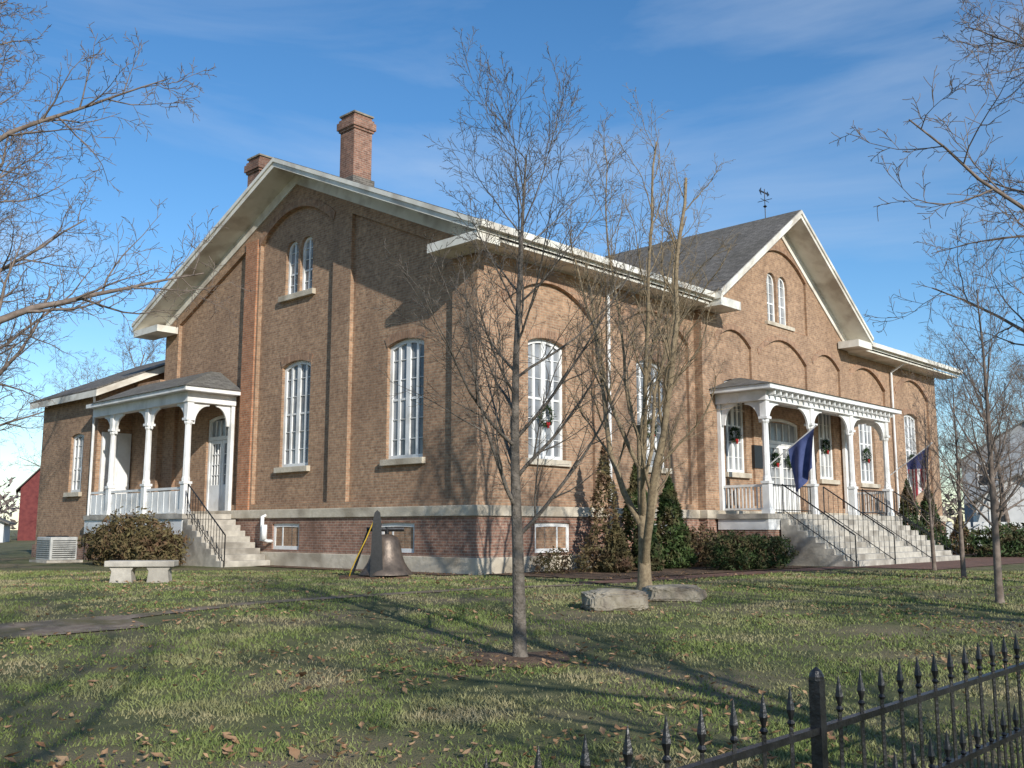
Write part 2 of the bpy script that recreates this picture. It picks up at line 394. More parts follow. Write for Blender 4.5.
b = B()
def chimney(u, v, s, z0, z1):
    b.box(u - s / 2, u + s / 2, v - s / 2, v + s / 2, z0, z1 - .55)
    for k, (e_, za, zb) in enumerate(((.05, .55, .47), (.10, .47, .22), (.05, .22, .12), (-.01, .12, 0))):
        b.box(u - s / 2 - e_, u + s / 2 + e_, v - s / 2 - e_, v + s / 2 + e_, z1 - za, z1 - zb)
chimney(2.3, VR, .76, 11.5, 15.1); chimney(1.2, 12.4, .76, 10, 14.35)
b.obj('chimneys', M_chim, HB)
b = B()
for (u, v, z) in ((2.3, VR, 15.1), (1.2, 12.4, 14.35)): b.box(u - .42, u + .42, v - .42, v + .42, z, z + .06)
b.obj('chimney_caps', M_rock, HB)
b = B(); b.box(1.85, 2.75, VR - .48, VR + .48, 12.6, 12.84); b.obj('chimney_flashing', M_shingle, HB)

# ---- porches
wp, fl, prf, ceil = B(), B(), B(), B()
def column(x, y, z0, z1, half=False):
    h = .15
    wp.box(x - h, x + h, y - h, y + h, z0, z0 + .14); wp.box(x - h + .03, x + h - .03, y - h + .03, y + h - .03, z0 + .14, z0 + .95)
    wp.box(x - h, x + h, y - h, y + h, z0 + .95, z0 + 1.03)
    wp.tube([(x, y, z0 + 1.03), (x, y, z0 + 1.12), (x, y, z0 + 1.2), (x, y, z1 - .75), (x, y, z1 - .68), (x, y, z1 - .6)], [.14, .14, .115, .10, .14, .14], 8)
    wp.box(x - h, x + h, y - h, y + h, z1 - .6, z1 - .52)
    wp.box(x - h + .04, x + h - .04, y - h + .04, y + h - .04, z1 - .52, z1)
def bracket(x, y, z1, M, sgn, off, Lx=.75, Lz=.7):
    a0 = x + sgn * .1
    pts = [(a0, z1), (a0 + sgn * Lx, z1), (a0 + sgn * Lx, z1 - .08)]
    for i in range(1, 9):
        t = math.pi / 2 * i / 8
        pts.append((a0 + sgn * (Lx - (Lx - .1) * math.sin(t)), z1 - .08 - (Lz - .08) * (1 - math.cos(t))))
    pts.append((a0, z1 - Lz))
    wp.prism(pts, off - .035, off + .035, M)
PZ = 1.6; CT = 5.2; PV = -2.0
cols = (10.9, 13.95, 17.0, 20.05)
for u in cols:
    column(u, PV, PZ, CT)
    for sg in (-1, 1):
        if not ((u == cols[0] and sg < 0) or (u == cols[-1] and sg > 0)): bracket(u, 0, CT, MV, sg, PV)
    if u in (cols[0], cols[-1]):
        bracket(PV, 0, CT, MU, 1, u, .6)
        wp.box(u - .1, u + .1, GV - .12, GV - .003, PZ, CT)
        bracket(GV - .05, 0, CT, MU, -1, u, .5)
wp.box(10.72, 20.23, PV - .15, PV + .15, CT, CT + .32)
wp.box(10.72, 11.02, PV + .15, GV - .003, CT, CT + .317); wp.box(19.93, 20.23, PV + .15, GV - .003, CT, CT + .317)
wp.box(10.4, 20.55, PV - .5, GV - .004, CT + .321, CT + .47)
u_ = 10.9
while u_ < 20.2:
    wp.box(u_ - .035, u_ + .035, PV - .4, PV - .152, CT + .16, CT + .319); u_ += .38
def hip(x0, x1, y0, y1, z0, z1, side):
    i = side; o = len(prf.v)
    prf.v += [(x0, y0, z0), (x1, y0, z0), (x1, y1, z0), (x0, y1, z0), (x0 + i[0], y0 + i[2], z1), (x1 - i[1], y0 + i[2], z1), (x1 - i[1], y1 - i[3], z1), (x0 + i[0], y1 - i[3], z1)]
    prf.f += [[o, o + 1, o + 5, o + 4], [o + 1, o + 2, o + 6, o + 5], [o + 2, o + 3, o + 7, o + 6], [o + 3, o, o + 4, o + 7], [o + 4, o + 5, o + 6, o + 7], [o, o + 3, o + 2, o + 1]]
hip(10.34, 20.6, PV - .56, GV - .004, CT + .472, 6.2, (1.6, 1.6, 2.0, 0))
fl.box(10.35, 20.55, PV - .3, GV - .16, PZ - .16, PZ)
wp.box(10.42, 20.48, PV - .26, PV - .2, 1.1, PZ - .162)
wp.box(10.42, 10.48, PV - .2, GV - .16, 1.1, PZ - .162)
b = B(); b.box(10.45, 20.45, PV - .22, -.45, 0, 1.44); b.obj('porch_base', M_brick2, HB)
for u in (cols[0], cols[-1]):
    wp.box(u - .04, u + .04, PV + .13, GV - .12, PZ + .85, PZ + .93); wp.box(u - .03, u + .03, PV + .13, GV - .12, PZ + .12, PZ + .18)
    y = PV + .25
    while y < GV - .2:
        wp.box(u - .018, u + .018, y - .018, y + .018, PZ + .18, PZ + .85); y += .13
def stair(n, v_top, z_top, tread):
    rise = z_top / n; v = v_top
    pts = [(v_top, -.2), (v_top, z_top - rise)]
    z = z_top - rise
    for i in range(n - 1):
        v -= tread; pts.append((v, z)); z -= rise; pts.append((v, max(z, -.2)))
    pts[-1] = (v, -.2)
    return pts, v
pts, vb = stair(9, PV - .3, PZ, .29)
b = B(); b.prism(pts, 11.1, 19.85, MU); b.obj('front_steps', M_conc, HB, bevel=.015)
pts2, vb2 = stair(9, 11.3, PZ, .3)
b = B(); b.prism(pts2, -1.85, -.16, MU); b.obj('side_steps', M_conc, HB, bevel=.015)
ir = B()
def handrail(p0, p1, h, n, posts=True):
    p0, p1 = Vector(p0), Vector(p1); H = Vector((0, 0, h))
    ir.tube([p0 + H, p1 + H], .022, 6); ir.tube([p0 + Vector((0, 0, .12)), p1 + Vector((0, 0, .12))], .014, 4)
    for i in range(n + 1):
        q = p0.lerp(p1, i / n); ir.tube([q, q + H], .02 if i in (0, n) else .009, 5)
for u in (11.2, 14.0, 17.0, 19.75):
    handrail((u, PV - .35, PZ), (u, vb - .05, .02), .92, 14)
for a, c_ in ((11.1, 13.75), (17.2, 19.85)):
    handrail((a, PV, PZ), (c_, PV, PZ), .92, 16)
handrail((-1.78, 11.2, PZ), (-1.78, vb2 - .05, .02), .92, 14)
ir.obj('iron_handrails', M_iron, HB)
SU = -1.61; CV = (11.7, 14.4, 17.1)
for v in CV:
    column(SU, v, PZ, CT)
    for sg in (-1, 1):
        if not (v == CV[0] and sg < 0): bracket(v, 0, CT, MU, sg, SU, .65)
bracket(SU, 0, CT, MV, 1, CV[0], .6)
wp.box(-.12, -.003, 11.6, 11.8, PZ, CT); bracket(-.05, 0, CT, MV, -1, 11.7, .5)
wp.box(SU - .15, SU + .15, 11.55, 18.6, CT, CT + .32); wp.box(SU + .15, -.003, 11.55, 11.85, CT, CT + .317)
wp.box(SU - .42, -.004, 11.2, 18.62, CT + .321, CT + .46)
hip(SU - .48, -.004, 11.14, 18.05, CT + .462, 6.45, (1.7, 0, 1.5, 0))
fl.box(SU - .28, -.16, 11.3, 18.6, PZ - .16, PZ)
wp.box(SU - .22, SU - .16, 11.4, 18.6, .95, PZ - .162)
b = B(); b.box(SU - .15, -.2, 11.4, 18.6, 0, 1.43); b.obj('side_porch_base', M_brick2, HB)
for v0, v1 in ((CV[0] + .15, CV[1] - .15), (CV[1] + .15, CV[2] - .15), (CV[2] + .15, 18.6)):
    wp.box(SU - .05, SU + .05, v0, v1, PZ + .78, PZ + .86); wp.box(SU - .03, SU + .03, v0, v1, PZ + .02, PZ + .74)
    n = int((v1 - v0) / .4)
    for i in range(n + 1):
        y = v0 + (v1 - v0) * i / n; wp.box(SU - .045, SU - .032, y - .02, y + .02, PZ + .05, PZ + .74)
wp.box(-1.35, -.25, 18.58, 18.695, PZ, 4.7)
for x in (-1.25, -.75): wp.box(x, x + .4, 18.55, 18.578, PZ + .3, 4.5)
fl.obj('porch_floors', M_conc, HB)
prf.obj('porch_roofs', M_pshingle, HB)
def door(a0, w, z0, z1, M, d):
    t = .1
    frames.ring(outline(a0, z0, z1 + .004, w + .008, .12), outline(a0, z0 + .02, z1 - t, w - 2 * t, .1), d, d + .12, M)
    frames.prism([(a0 - w / 2 + t * .9, z0 + 2.55), (a0 + w / 2 - t * .9, z0 + 2.55), (a0 + w / 2 - t * .9, z0 + 2.68), (a0 - w / 2 + t * .9, z0 + 2.68)], d + .01, d + .1, M)
    glass.prism([(a0 - w / 2 + t * .8, z0), (a0 + w / 2 - t * .8, z0), (a0 + w / 2 - t * .8, z1 - .15), (a0 - w / 2 + t * .8, z1 - .15)], d + .085, d + .12, M)
    iw = w - 2 * t
    for k in range(2):
        x0 = a0 - iw / 2 + iw / 2 * k; x1 = x0 + iw / 2
        lo = [(x0 + .01, z0 + .02), (x1 - .01, z0 + .02), (x1 - .01, z0 + 2.54), (x0 + .01, z0 + 2.54)]
        li = [(x0 + .13, z0 + 1.0), (x1 - .13, z0 + 1.0), (x1 - .13, z0 + 2.42), (x0 + .13, z0 + 2.42)]
        frames.ring(lo, li, d + .03, d + .08, M)
        for q in (.33, .67):
            x = x0 + .13 + (x1 - x0 - .26) * q; frames.prism([(x - .015, z0 + 1.0), (x + .015, z0 + 1.0), (x + .015, z0 + 2.42), (x - .015, z0 + 2.42)], d + .04, d + .078, M)
        for q in (.25, .5, .75):
            z = z0 + 1 + 1.42 * q; frames.prism([(x0 + .12, z - .014), (x1 - .12, z - .014), (x1 - .12, z + .014), (x0 + .12, z + .014)], d + .042, d + .076, M)
        frames.prism([(x0 + .1, z0 + .05), (x1 - .1, z0 + .05), (x1 - .1, z0 + 1.02), (x0 + .1, z0 + 1.02)], d + .05, d + .075, M)
    for q in range(1, 5):
        x = a0 - iw / 2 + iw * q / 5; frames.prism([(x - .018, z0 + 2.68), (x + .018, z0 + 2.68), (x + .018, z1 - .18), (x - .018, z1 - .18)], d + .04, d + .09, M)
door(12.75, 1.75, 1.6, 5.0, MU, RC + .08)
door(UC, 2.5, 1.6, 5.1, MV, GV + RC + .08)
wp.obj('porch_woodwork', M_white, HB)
frames.obj('window_and_door_frames', M_white, HB); glass.obj('window_glass', M_glass, HB)
sills.obj('window_sills', M_stone, HB, bevel=.01); archb.obj('brick_arches', M_brickarch, HB)
b = B()
for u in (5.32, 25.6): b.tube([(u, -OH + .1, 8.4), (u, -.1, 8.0), (u, -.1, 7.9), (u, -.1, .3)], .05, 8)
b.tube([(-1.8, 18.55, 6.1), (-1.62, 18.8, 5.7), (-1.62, 18.8, .2)], .05, 8)
b.obj('downspouts', M_white, HB)
b = B()
b.tube([(-.25, 9.3, .75), (-.25, 9.3, 1.5), (-.1, 9.3, 1.55)], .06, 8); b.tube([(-.3, 9.1, .8), (-.3, 9.1, 1.25)], .09, 8); b.tube([(-.25, 9.3, .8), (-.25, 8.95, .75), (-.1, 8.95, .75)], .05, 8)
b.obj('vent_pipes', M_white, HB, smooth=True)
b = B(); x, y = UC, .2
b.tube([(x, y, 12.7), (x, y, 13.95)], .018, 6); b.tube([(x - .3, y, 13.5), (x + .3, y, 13.5)], .012, 5); b.tube([(x, y - .3, 13.5), (x, y + .3, 13.5)], .012, 5)
b.tube([(x, y, 13.2), (x, y, 13.26), (x, y, 13.32)], [.01, .08, .01], 8)
b.prism([(x - .4, 13.8), (x - .25, 13.95), (x - .28, 13.83), (x + .2, 13.83), (x + .2, 13.9), (x + .36, 13.8), (x + .2, 13.7), (x + .2, 13.77), (x - .28, 13.77), (x - .25, 13.65)], y - .01, y + .01, MV)
b.obj('weathervane', M_iron, HB)
b = B(); b.box(13.1, 13.65, GV - .03, GV + GR - .004, 3.2, 4.0); b.obj('wall_plaque', M_iron, HB)

# ------------------------------------------------------------ foliage scatter
def tri_cloud(name, mat, pts, size, parent=None, seed=1):
    rs = np.random.RandomState(seed); P = np.asarray(pts); n = len(P)
    d1 = rs.normal(size=(n, 3)); d1 /= np.linalg.norm(d1, axis=1)[:, None]
    d2 = rs.normal(size=(n, 3)); d2 -= (d2 * d1).sum(1)[:, None] * d1; d2 /= np.linalg.norm(d2, axis=1)[:, None]
    s = (size * rs.uniform(.6, 1.4, n))[:, None]
    V = np.stack([P - d1 * s, P + d2 * s * .35, P + d1 * s, P - d2 * s * .35], 1).reshape(-1, 3)
    me = bpy.data.meshes.new(name); F = np.arange(4 * n).reshape(-1, 4)
    me.from_pydata(V.tolist(), [], F.tolist()); me.materials.append(mat)
    o = bpy.data.objects.new(name, me); scn.collection.objects.link(o)
    if parent: o.parent = parent
    return o
def ell_pts(c, r, n, rs, fill=.55, lump=.35):
    out = []
    while len(out) < n:
        d = Vector(rs.normal(size=3)).normalized()
        k = 1 + lump * noise.noise(Vector(c) * 3 + d * 2.2)
        t = fill + (1 - fill) * rs.rand() ** .5
        p = Vector((c[0] + d.x * r[0] * k * t, c[1] + d.y * r[1] * k * t, c[2] + d.z * r[2] * k * t))
        out.append(p)
    return [tuple(p) for p in out]
def cone_pts(c, r, h, n, rs):
    out = []
    while len(out) < n:
        t = rs.rand() ** 1.3; a = rs.rand() * 6.283
        k = 1 + .5 * noise.noise(Vector((math.cos(a) * 1.5 + c[0], math.sin(a) * 1.5 + c[1], t * 7)))
        prof = (1 - t) ** .8 * min(1, .55 + t * 4)
        q = r * prof * k * (.5 + .5 * rs.rand() ** .5)
        out.append((c[0] + q * math.cos(a), c[1] + q * math.sin(a), c[2] + .05 + h * t + rs.normal() * .05))
    return out
rs = np.random.RandomState(3)
def bush(name, mat, cl, n, size, seed):
    pts = []
    for c_, r_ in cl: pts += ell_pts(c_, r_, n // len(cl), rs, .4, .6)
    pts = [p for p in pts if p[2] > gz(p[1]) + .01]
    return tri_cloud(name, mat, pts, size, seed=seed)
def wp3(u, v, z): x, y = W(u, v); return (x, y, z)
bush('shrub', M_brownbush, [(wp3(-3.2, 10.2, .55), (.9, .8, .65)), (wp3(-3.2, 11.3, .75), (.95, .9, .85)), (wp3(-3.3, 12.5, .7), (.9, .9, .9)), (wp3(-3.2, 13.5, .6), (.8, .8, .6))], 9500, .075, 1)
bush('boxwood_hedge', M_ever, [(wp3(6.6, -3.3, .45), (.75, .7, .55)), (wp3(7.5, -3.3, .45), (.8, .7, .55)), (wp3(8.4, -3.3, .45), (.75, .7, .55))], 11000, .05, 2)
bush('low_shrub', M_brownbush, [(wp3(8.9, -1.3, .5), (.8, .6, .6)), (wp3(7.7, -1.2, .5), (.8, .6, .7))], 4500, .06, 3)
bush('low_shrub', M_brownbush, [(wp3(1.8, -1.0, .3), (.6, .4, .35)), (wp3(3.0, -1.3, .3), (.5, .4, .4))], 1800, .05, 4)
for (u, v, r_, h, m_, n_) in ((3.75, -1.1, .6, 3.3, M_brownbush, 2300), (5.2, -1.1, .7, 2.9, M_ever2, 4000), (6.5, -1.3, .75, 2.5, M_ever2, 5000), (4.5, -1.9, .5, 1.6, M_ever, 3500), (3.2, -1.9, .5, 1.2, M_brownbush, 2000),
                          (23.4, -1.4, .75, 3.0, M_ever, 5000), (25.6, -1.4, .8, 2.8, M_ever, 5000), (28.5, -1.6, .7, 1.6, M_brownbush, 3000)):
    x, y = W(u, v); tri_cloud('evergreen_shrub', m_, cone_pts((x, y, 0), r_, h, n_, rs), .075, seed=int(u * 7))
bush('far_hedge', M_ever, [((19.5 + i * 1.6, 40 + i * 1.3, .5), (1.3, 1.2, .75)) for i in range(7)], 14000, .1, 9)

def wreath(a, z, M, d, r=.3):
    e = empty('christmas_wreath'); e.parent = None
    x, y, z_ = M(a, z, d); wx, wy = W(x, y)
    e.location = (wx, wy, z); e.rotation_euler = (0, 0, ANG)
    pts = []
    for _ in range(500):
        t = rs.rand() * 6.283; q = rs.normal(size=3) * .034
        pts.append((math.cos(t) * r + q[0], q[1], math.sin(t) * r + q[2]))
    tri_cloud('greenery', M_wreath, pts, .04, e)
    bb = B(); bb.prism([(0, -r + .03), (-.06, -r + .07), (-.06, -r - .02)], -.09, -.05, MV); bb.prism([(0, -r + .03), (.06, -r + .07), (.06, -r - .02)], -.09, -.05, MV)
    bb.box(-.015, .015, -.1, -.045, -r - .1, -r + .04); bb.obj('bow', M_bow, e)
for a in (2.8, 7.7, 2 * UC - 7.7, 2 * UC - 2.9): wreath(a, 4.2, MV, .14, .24)
for a in (12.1, 18.8): wreath(a, 4.3, MV, GV + .12, .22)
wreath(UC - .55, 3.6, MV, GV + .15, .2); wreath(UC + .55, 3.6, MV, GV + .15, .2)

def flag(u, v0, mat, wdt=1.0):
    e = empty('porch_flag', (CX, CY, 0), ANG)
    bb = B(); bb.tube([(u, v0, 3.15), (u, v0 - 1.6, 4.25)], .02, 6); bb.tube([(u, v0 - 1.6, 4.25), (u, v0 - 1.63, 4.29), (u, v0 - 1.67, 4.3)], [.02, .045, .01], 6)
    bb.obj('pole', M_white, e)
    bb = B(); nx, nz = 14, 14; h = 1.55
    for i in range(nx + 1):
        s = i / nx; py = v0 - .65 - .9 * s; pz = 3.15 + 1.1 * (.41 + .56 * s)
        for j in range(nz + 1):
            t = j / nz
            squeeze = 1 - .3 * t * wdt
            yy = (v0 - 1.25) + (py - (v0 - 1.25)) * squeeze
            xx = u + .13 * math.sin(s * 10 + t * 2) * (t ** .6)
            bb.v.append((xx, yy, pz - h * t * (1 - .12 * s) + .12 * s * t))
    for i in range(nx):
        for j in range(nz):
            o = i * (nz + 1) + j; bb.f.append([o, o + 1, o + nz + 2, o + nz + 1])
    bb.obj('cloth', mat, e, smooth=True)
flag(10.9, PV - .12, M_bluecloth); flag(20.05, PV - .12, M_flag)

# ------------------------------------------------------------ ground & paving
ys = [-300, -40, -10, 0] + [5 + i * .5 for i in range(31)] + [24, 30, 60, 150, 600]
xs = [-600, -60, -20, -10, 0, 10, 20, 60, 600]
b = B()
for y in ys:
    for x in xs: b.v.append((x, y, gz(y)))
n = len(xs)
for i in range(len(ys) - 1):
    for j in range(n - 1): b.f.append([i * n + j, i * n + j + 1, (i + 1) * n + j + 1, (i + 1) * n + j])
M_ground = noise_mat('lawn_ground', (.10, .11, .045), (.165, .16, .07), 3.5, 1, 1.0, c3=(.23, .18, .11), scale3=.55, bscale=60)
b.obj('ground', M_ground, recalc=False, smooth=True)
def ribbon(name, pl, w, mat, h=.012):
    b = B(); P = []
    for (x0, y0), (x1, y1) in zip(pl[:-1], pl[1:]):
        k = max(2, int(math.hypot(x1 - x0, y1 - y0) / .4))
        for i in range(k): P.append((x0 + (x1 - x0) * i / k, y0 + (y1 - y0) * i / k))
    P.append(pl[-1])
    for i, (x, y) in enumerate(P):
        x0, y0 = P[max(i - 1, 0)]; x1, y1 = P[min(i + 1, len(P) - 1)]
        dx, dy = x1 - x0, y1 - y0; l_ = math.hypot(dx, dy); nx, ny = -dy / l_, dx / l_
        ww = w / 2 * (1 + .3 * noise.noise(Vector((x, y, 0))))
        for s_ in (-1, -.33, .33, 1):
            X, Y = x + nx * ww * s_, y + ny * ww * s_; b.v.append((X, Y, gz(Y) + h))
    for i in range(len(P) - 1):
        for j in range(3): b.f.append([i * 4 + j, i * 4 + j + 1, i * 4 + j + 5, i * 4 + j + 4])
    return b.obj(name, mat, recalc=True)
PATH = [(-12, 9.4), (-8.6, 11.4), (-6.3, 13.6), (-4.4, 16.2), (-.8, 19.0), (2.2, 21.0)]
P2 = [(-14, 11.3), (-7.6, 12.5), (-5.3, 14.2)]
ribbon('garden_path', PATH, .38, M_path)
ribbon('garden_path', P2, 1.5, M_path, .016)
def patch(name, uv, mat, h):
    b = B(); nU = 24
    (u0, u1, v0, v1) = uv
    for i in range(nU + 1):
        for j in range(9):
            u = u0 + (u1 - u0) * i / nU; v = v0 + (v1 - v0) * j / 8
            if j in (0,): v += .15 * noise.noise(Vector((u * .9, v, 3)))
            x, y = W(u, v); b.v.append((x, y, gz(y) + h))
    for i in range(nU):
        for j in range(8): b.f.append([i * 9 + j, (i + 1) * 9 + j, (i + 1) * 9 + j + 1, i * 9 + j + 1])
    b.obj(name, mat)
patch('mulch_bed', (.2, 10.4, -3.9, .05), M_soil, .02)
patch('mulch_bed', (20.5, 31, -2.6, .05), M_soil, .02)
patch('brick_walk', (-1.2, 10.9, -4.9, -4.0), M_pave, .012)
patch('brick_plaza', (10.9, 30, -7.2, -4.0), M_pave, .014)
patch('mulch_strip', (-.9, .0, .1, 8.8), M_soil, .02)
b = B(); o0 = (.05, 11.15)
for i in range(60):
    a = 6.28318 * i / 60; rr_ = .5 + .4 * noise.noise(Vector((math.cos(a) * 1.6, math.sin(a) * 1.6, 1.0))) + .08 * noise.noise(Vector((math.cos(a) * 9, math.sin(a) * 9, 1.0))); b.v.append((o0[0] + rr_ * 1.4 * math.cos(a), o0[1] + rr_ * math.sin(a), gz(o0[1] + rr_ * math.sin(a)) + .008))
b.v.append((o0[0], o0[1], gz(o0[1]) + .04))
for i in range(60): b.f.append([i, (i + 1) % 60, 60])
b.obj('bare_soil_patch', M_soil)

# ------------------------------------------------------------ grass blades & leaves
rs = np.random.RandomState(11)
N = 330000
y = 5.0 + (27 - 5.0) * rs.rand(N) ** 1.55
x = (rs.rand(N) * 2 - 1) * (.60 * y + 1.8)
def uvof(x, y):
    return (x - CX) * DR[0] + (y - CY) * DR[1], (x - CX) * DL[0] + (y - CY) * DL[1]
u, v = uvof(x, y)
ok = ~((u > -.1) & (v > -3.9)) & ~((u > -1.0) & (v > 0)) & ~((u > -1.3) & (v > -4.95) & (v < -3.9)) & ~((u > 10.7) & (v > -7.2)) & ~((u > -2.0) & (v > 8.5))
dmin = np.full(N, 9.)
for (x0, y0), (x1, y1) in list(zip(PATH[:-1], PATH[1:])):
    dx, dy = x1 - x0, y1 - y0; t = np.clip(((x - x0) * dx + (y - y0) * dy) / (dx * dx + dy * dy), 0, 1)
    dmin = np.minimum(dmin, np.hypot(x - x0 - t * dx, y - y0 - t * dy))
for (x0, y0), (x1, y1) in zip(P2[:-1], P2[1:]):
    dx, dy = x1 - x0, y1 - y0; t = np.clip(((x - x0) * dx + (y - y0) * dy) / (dx * dx + dy * dy), 0, 1)
    dmin = np.minimum(dmin, np.hypot(x - x0 - t * dx, y - y0 - t * dy) - .45)
ok &= dmin > .1 + .2 * rs.rand(N)
ok &= np.hypot((x - .05) / 1.4, y - 11.15) > .15 + .5 * rs.rand(N)
ok &= np.hypot(x - 2.54, y - 19.2) > .5 + .5 * rs.rand(N)
# organic patchiness sampled from 3-D noise on a lattice
gx = np.linspace(-20, 20, 200); gy = np.linspace(4, 28, 120)
G = np.array([[noise.noise(Vector((a_ * .7, b_ * 1.1, 2))) + .6 * noise.noise(Vector((a_ * 2.3, b_ * 3, 7))) for a_ in gx] for b_ in gy])
pn = G[np.clip(((y - 4) / 24 * 119).astype(int), 0, 119), np.clip(((x + 20) / 40 * 199).astype(int), 0, 199)] * 1.6
ok &= rs.rand(N) < np.clip(.62 + .75 * pn, .12, 1)
x, y = x[ok], y[ok]; pn = pn[ok]; n = len(x)
tt = np.clip((y - 5) / 15, 0, 1); z = -.45 + .45 * tt * tt * (3 - 2 * tt)
h = (.016 + .024 * rs.rand(n)) * (1 + .35 * pn) * (1 + y * .012); w = .0045 * (1 + y * .09); a = rs.rand(n) * 6.283
lean = rs.normal(size=(n, 2)) * h[:, None] * .65
V = np.empty((n, 3, 3))
V[:, 0] = np.stack([x - np.cos(a) * w, y - np.sin(a) * w, z - .005], 1)
V[:, 1] = np.stack([x + np.cos(a) * w, y + np.sin(a) * w, z - .005], 1)
V[:, 2] = np.stack([x + lean[:, 0], y + lean[:, 1], z + h], 1)
me = bpy.data.meshes.new('lawn_grass')
me.vertices.add(3 * n); me.vertices.foreach_set('co', V.ravel())
me.loops.add(3 * n); me.loops.foreach_set('vertex_index', np.arange(3 * n))
me.polygons.add(n); me.polygons.foreach_set('loop_start', np.arange(n) * 3); me.polygons.foreach_set('loop_total', np.full(n, 3))
me.update(); me.validate()
M_grass = noise_mat('grass_blades', (.115, .158, .042), (.215, .245, .08), 9, .8, c3=(.33, .28, .16), scale3=.8)
me.materials.append(M_grass)
o = bpy.data.objects.new('lawn_grass', me); scn.collection.objects.link(o)
nl = 8500
ly = 5 + 21 * rs.rand(nl) ** 1.1; lx = (rs.rand(nl) * 2 - 1) * (.6 * ly + 1.5)
u, v = uvof(lx, ly); ok = ~((u > -.2) & (v > .0))
cl = np.array([noise.noise(Vector((a_ * .4, b_ * .5, 5))) for a_, b_ in zip(lx, ly)])
cl2 = np.exp(-((lx + .9) ** 2 / 3 + (ly - 10.8) ** 2 / .8))
ok &= rs.rand(nl) < np.clip(.3 + 1.9 * cl + cl2, .05, 1)
b = B()
for X, Y in zip(lx[ok], ly[ok]):
    s = R.uniform(.018, .05) if R.random() < .96 else R.uniform(.05, .075); a = R.uniform(0, 6.28); zz = gz(Y) + R.uniform(.025, .05)
    ca, sa = math.cos(a) * s, math.sin(a) * s; o = len(b.v); k = R.uniform(-.7, .7)
    b.v += [(X + ca, Y + sa, zz + s * k), (X + ca * .2 - sa * .6, Y + sa * .2 + ca * .6, zz + .012), (X - ca, Y - sa, zz - s * k * .5 + .012), (X + ca * .1 + sa * .6, Y + sa * .1 - ca * .6, zz), (X, Y, zz - .008)]
    b.f += [[o, o + 1, o + 4], [o + 1, o + 2, o + 4], [o + 2, o + 3, o + 4], [o + 3, o, o + 4]]
b.obj('fallen_leaves', M_leafbrown, recalc=False)

# ------------------------------------------------------------ trees
def make_tree(name, mat, loc, H, r0, P, seed, base_flare=True):
    rr = random.Random(seed); b = B()
    def rv(s): return Vector((rr.gauss(0, s), rr.gauss(0, s), rr.gauss(0, s)))
    def grow(p, d, length, r, lev):
        ns = P['seg'][lev]; pts = [p.copy()]; step = length / ns; dirs = [d.copy()]
        for i in range(ns):
            d = (d + rv(P['wig'][lev]) + Vector((0, 0, 1)) * P['trop'][lev]).normalized()
            p = p + d * step; pts.append(p.copy()); dirs.append(d.copy())
        last = lev == P['lev']
        e = P.get('tip', .25) if not last else .4
        rads = [max(r * (1 - (1 - e) * (i / ns) ** .9), P['rmin']) for i in range(ns + 1)]
        if lev == 0 and base_flare: rads[0] *= 1.45
        if lev == 0 and base_flare and ns > 3:
            q = pts[0].lerp(pts[1], .25); pts.insert(1, q); rads.insert(1, r * 1.03); dirs.insert(1, dirs[0])
        b.tube(pts, rads, P['k'][lev], cap=False)
        if last: return
        nc = P['n'][lev]; t0 = P['t0'][lev]; az = rr.uniform(0, 6.28)
        for c in range(nc):
            t = t0 + (1 - t0) * (c + rr.random() * .8) / nc; t = min(t, .99)
            f = t * (len(pts) - 1); i = int(f); fr = f - i
            q = pts[i].lerp(pts[min(i + 1, len(pts) - 1)], fr); dd = dirs[min(i + 1, len(dirs) - 1)]
            az += 2.4 + rr.uniform(-.5, .5)
            a_ = dd.cross(Vector((0, 0, 1)))
            if a_.length < .1: a_ = Vector((1, 0, 0))
            a_.normalize(); a_ = Matrix.Rotation(az, 3, dd) @ a_
            ang = math.radians(rr.uniform(*P['ang'][lev])) * (1 if lev else 1.15 - .45 * t)
            nd = (dd * math.cos(ang) + a_ * math.sin(ang)).normalized()
            ln = length * P['len'][lev] * (1 - P['fall'][lev] * t) * rr.uniform(.7, 1.2)
            rc = max(min(rads[min(i, len(rads) - 1)] * P['rr'][lev], ln * .03 + .002), P['rmin'])
            grow(q, nd, ln, rc, lev + 1)
    grow(Vector((0, 0, -.05)), Vector((P.get('lean', 0), 0, 1)).normalized(), H, r0, 0)
    o = b.obj(name, mat, smooth=True, recalc=False)
    o.location = loc
    return o
young = dict(seg=[14, 10, 7, 4, 3], wig=[.012, .05, .075, .10, .12], trop=[.05, .055, .045, .03, .0], k=[10, 5, 4, 3, 3], n=[24, 10, 6, 3], t0=[.27, .10, .12, .2],
             ang=[(42, 66), (22, 42), (22, 45), (25, 50)], len=[.46, .50, .42, .5], fall=[.45, .5, .4, .3], rr=[.42, .5, .6, .7], rmin=.0025, lev=4, tip=.12)
make_tree('young_bare_tree', M_bark, (.09, 11.2, gz(11.2)), 6.0, .085, young, 12)
willow = dict(seg=[5, 14, 9, 7, 4], wig=[.05, .10, .15, .2, .22], trop=[.03, .16, .11, .06, 0], k=[9, 6, 4, 3, 3], n=[8, 13, 8, 4], t0=[.25, .2, .12, .15],
              ang=[(20, 42), (18, 40), (20, 48), (30, 60)], len=[2.55, .36, .45, .4], fall=[.35, .5, .4, .3], rr=[.62, .42, .55, .7], rmin=.0034, lev=4, lean=.05, tip=.3)
make_tree('curly_willow_tree', M_bark2, (2.54, 19.2, gz(19.2)), 3.2, .14, willow, 10)
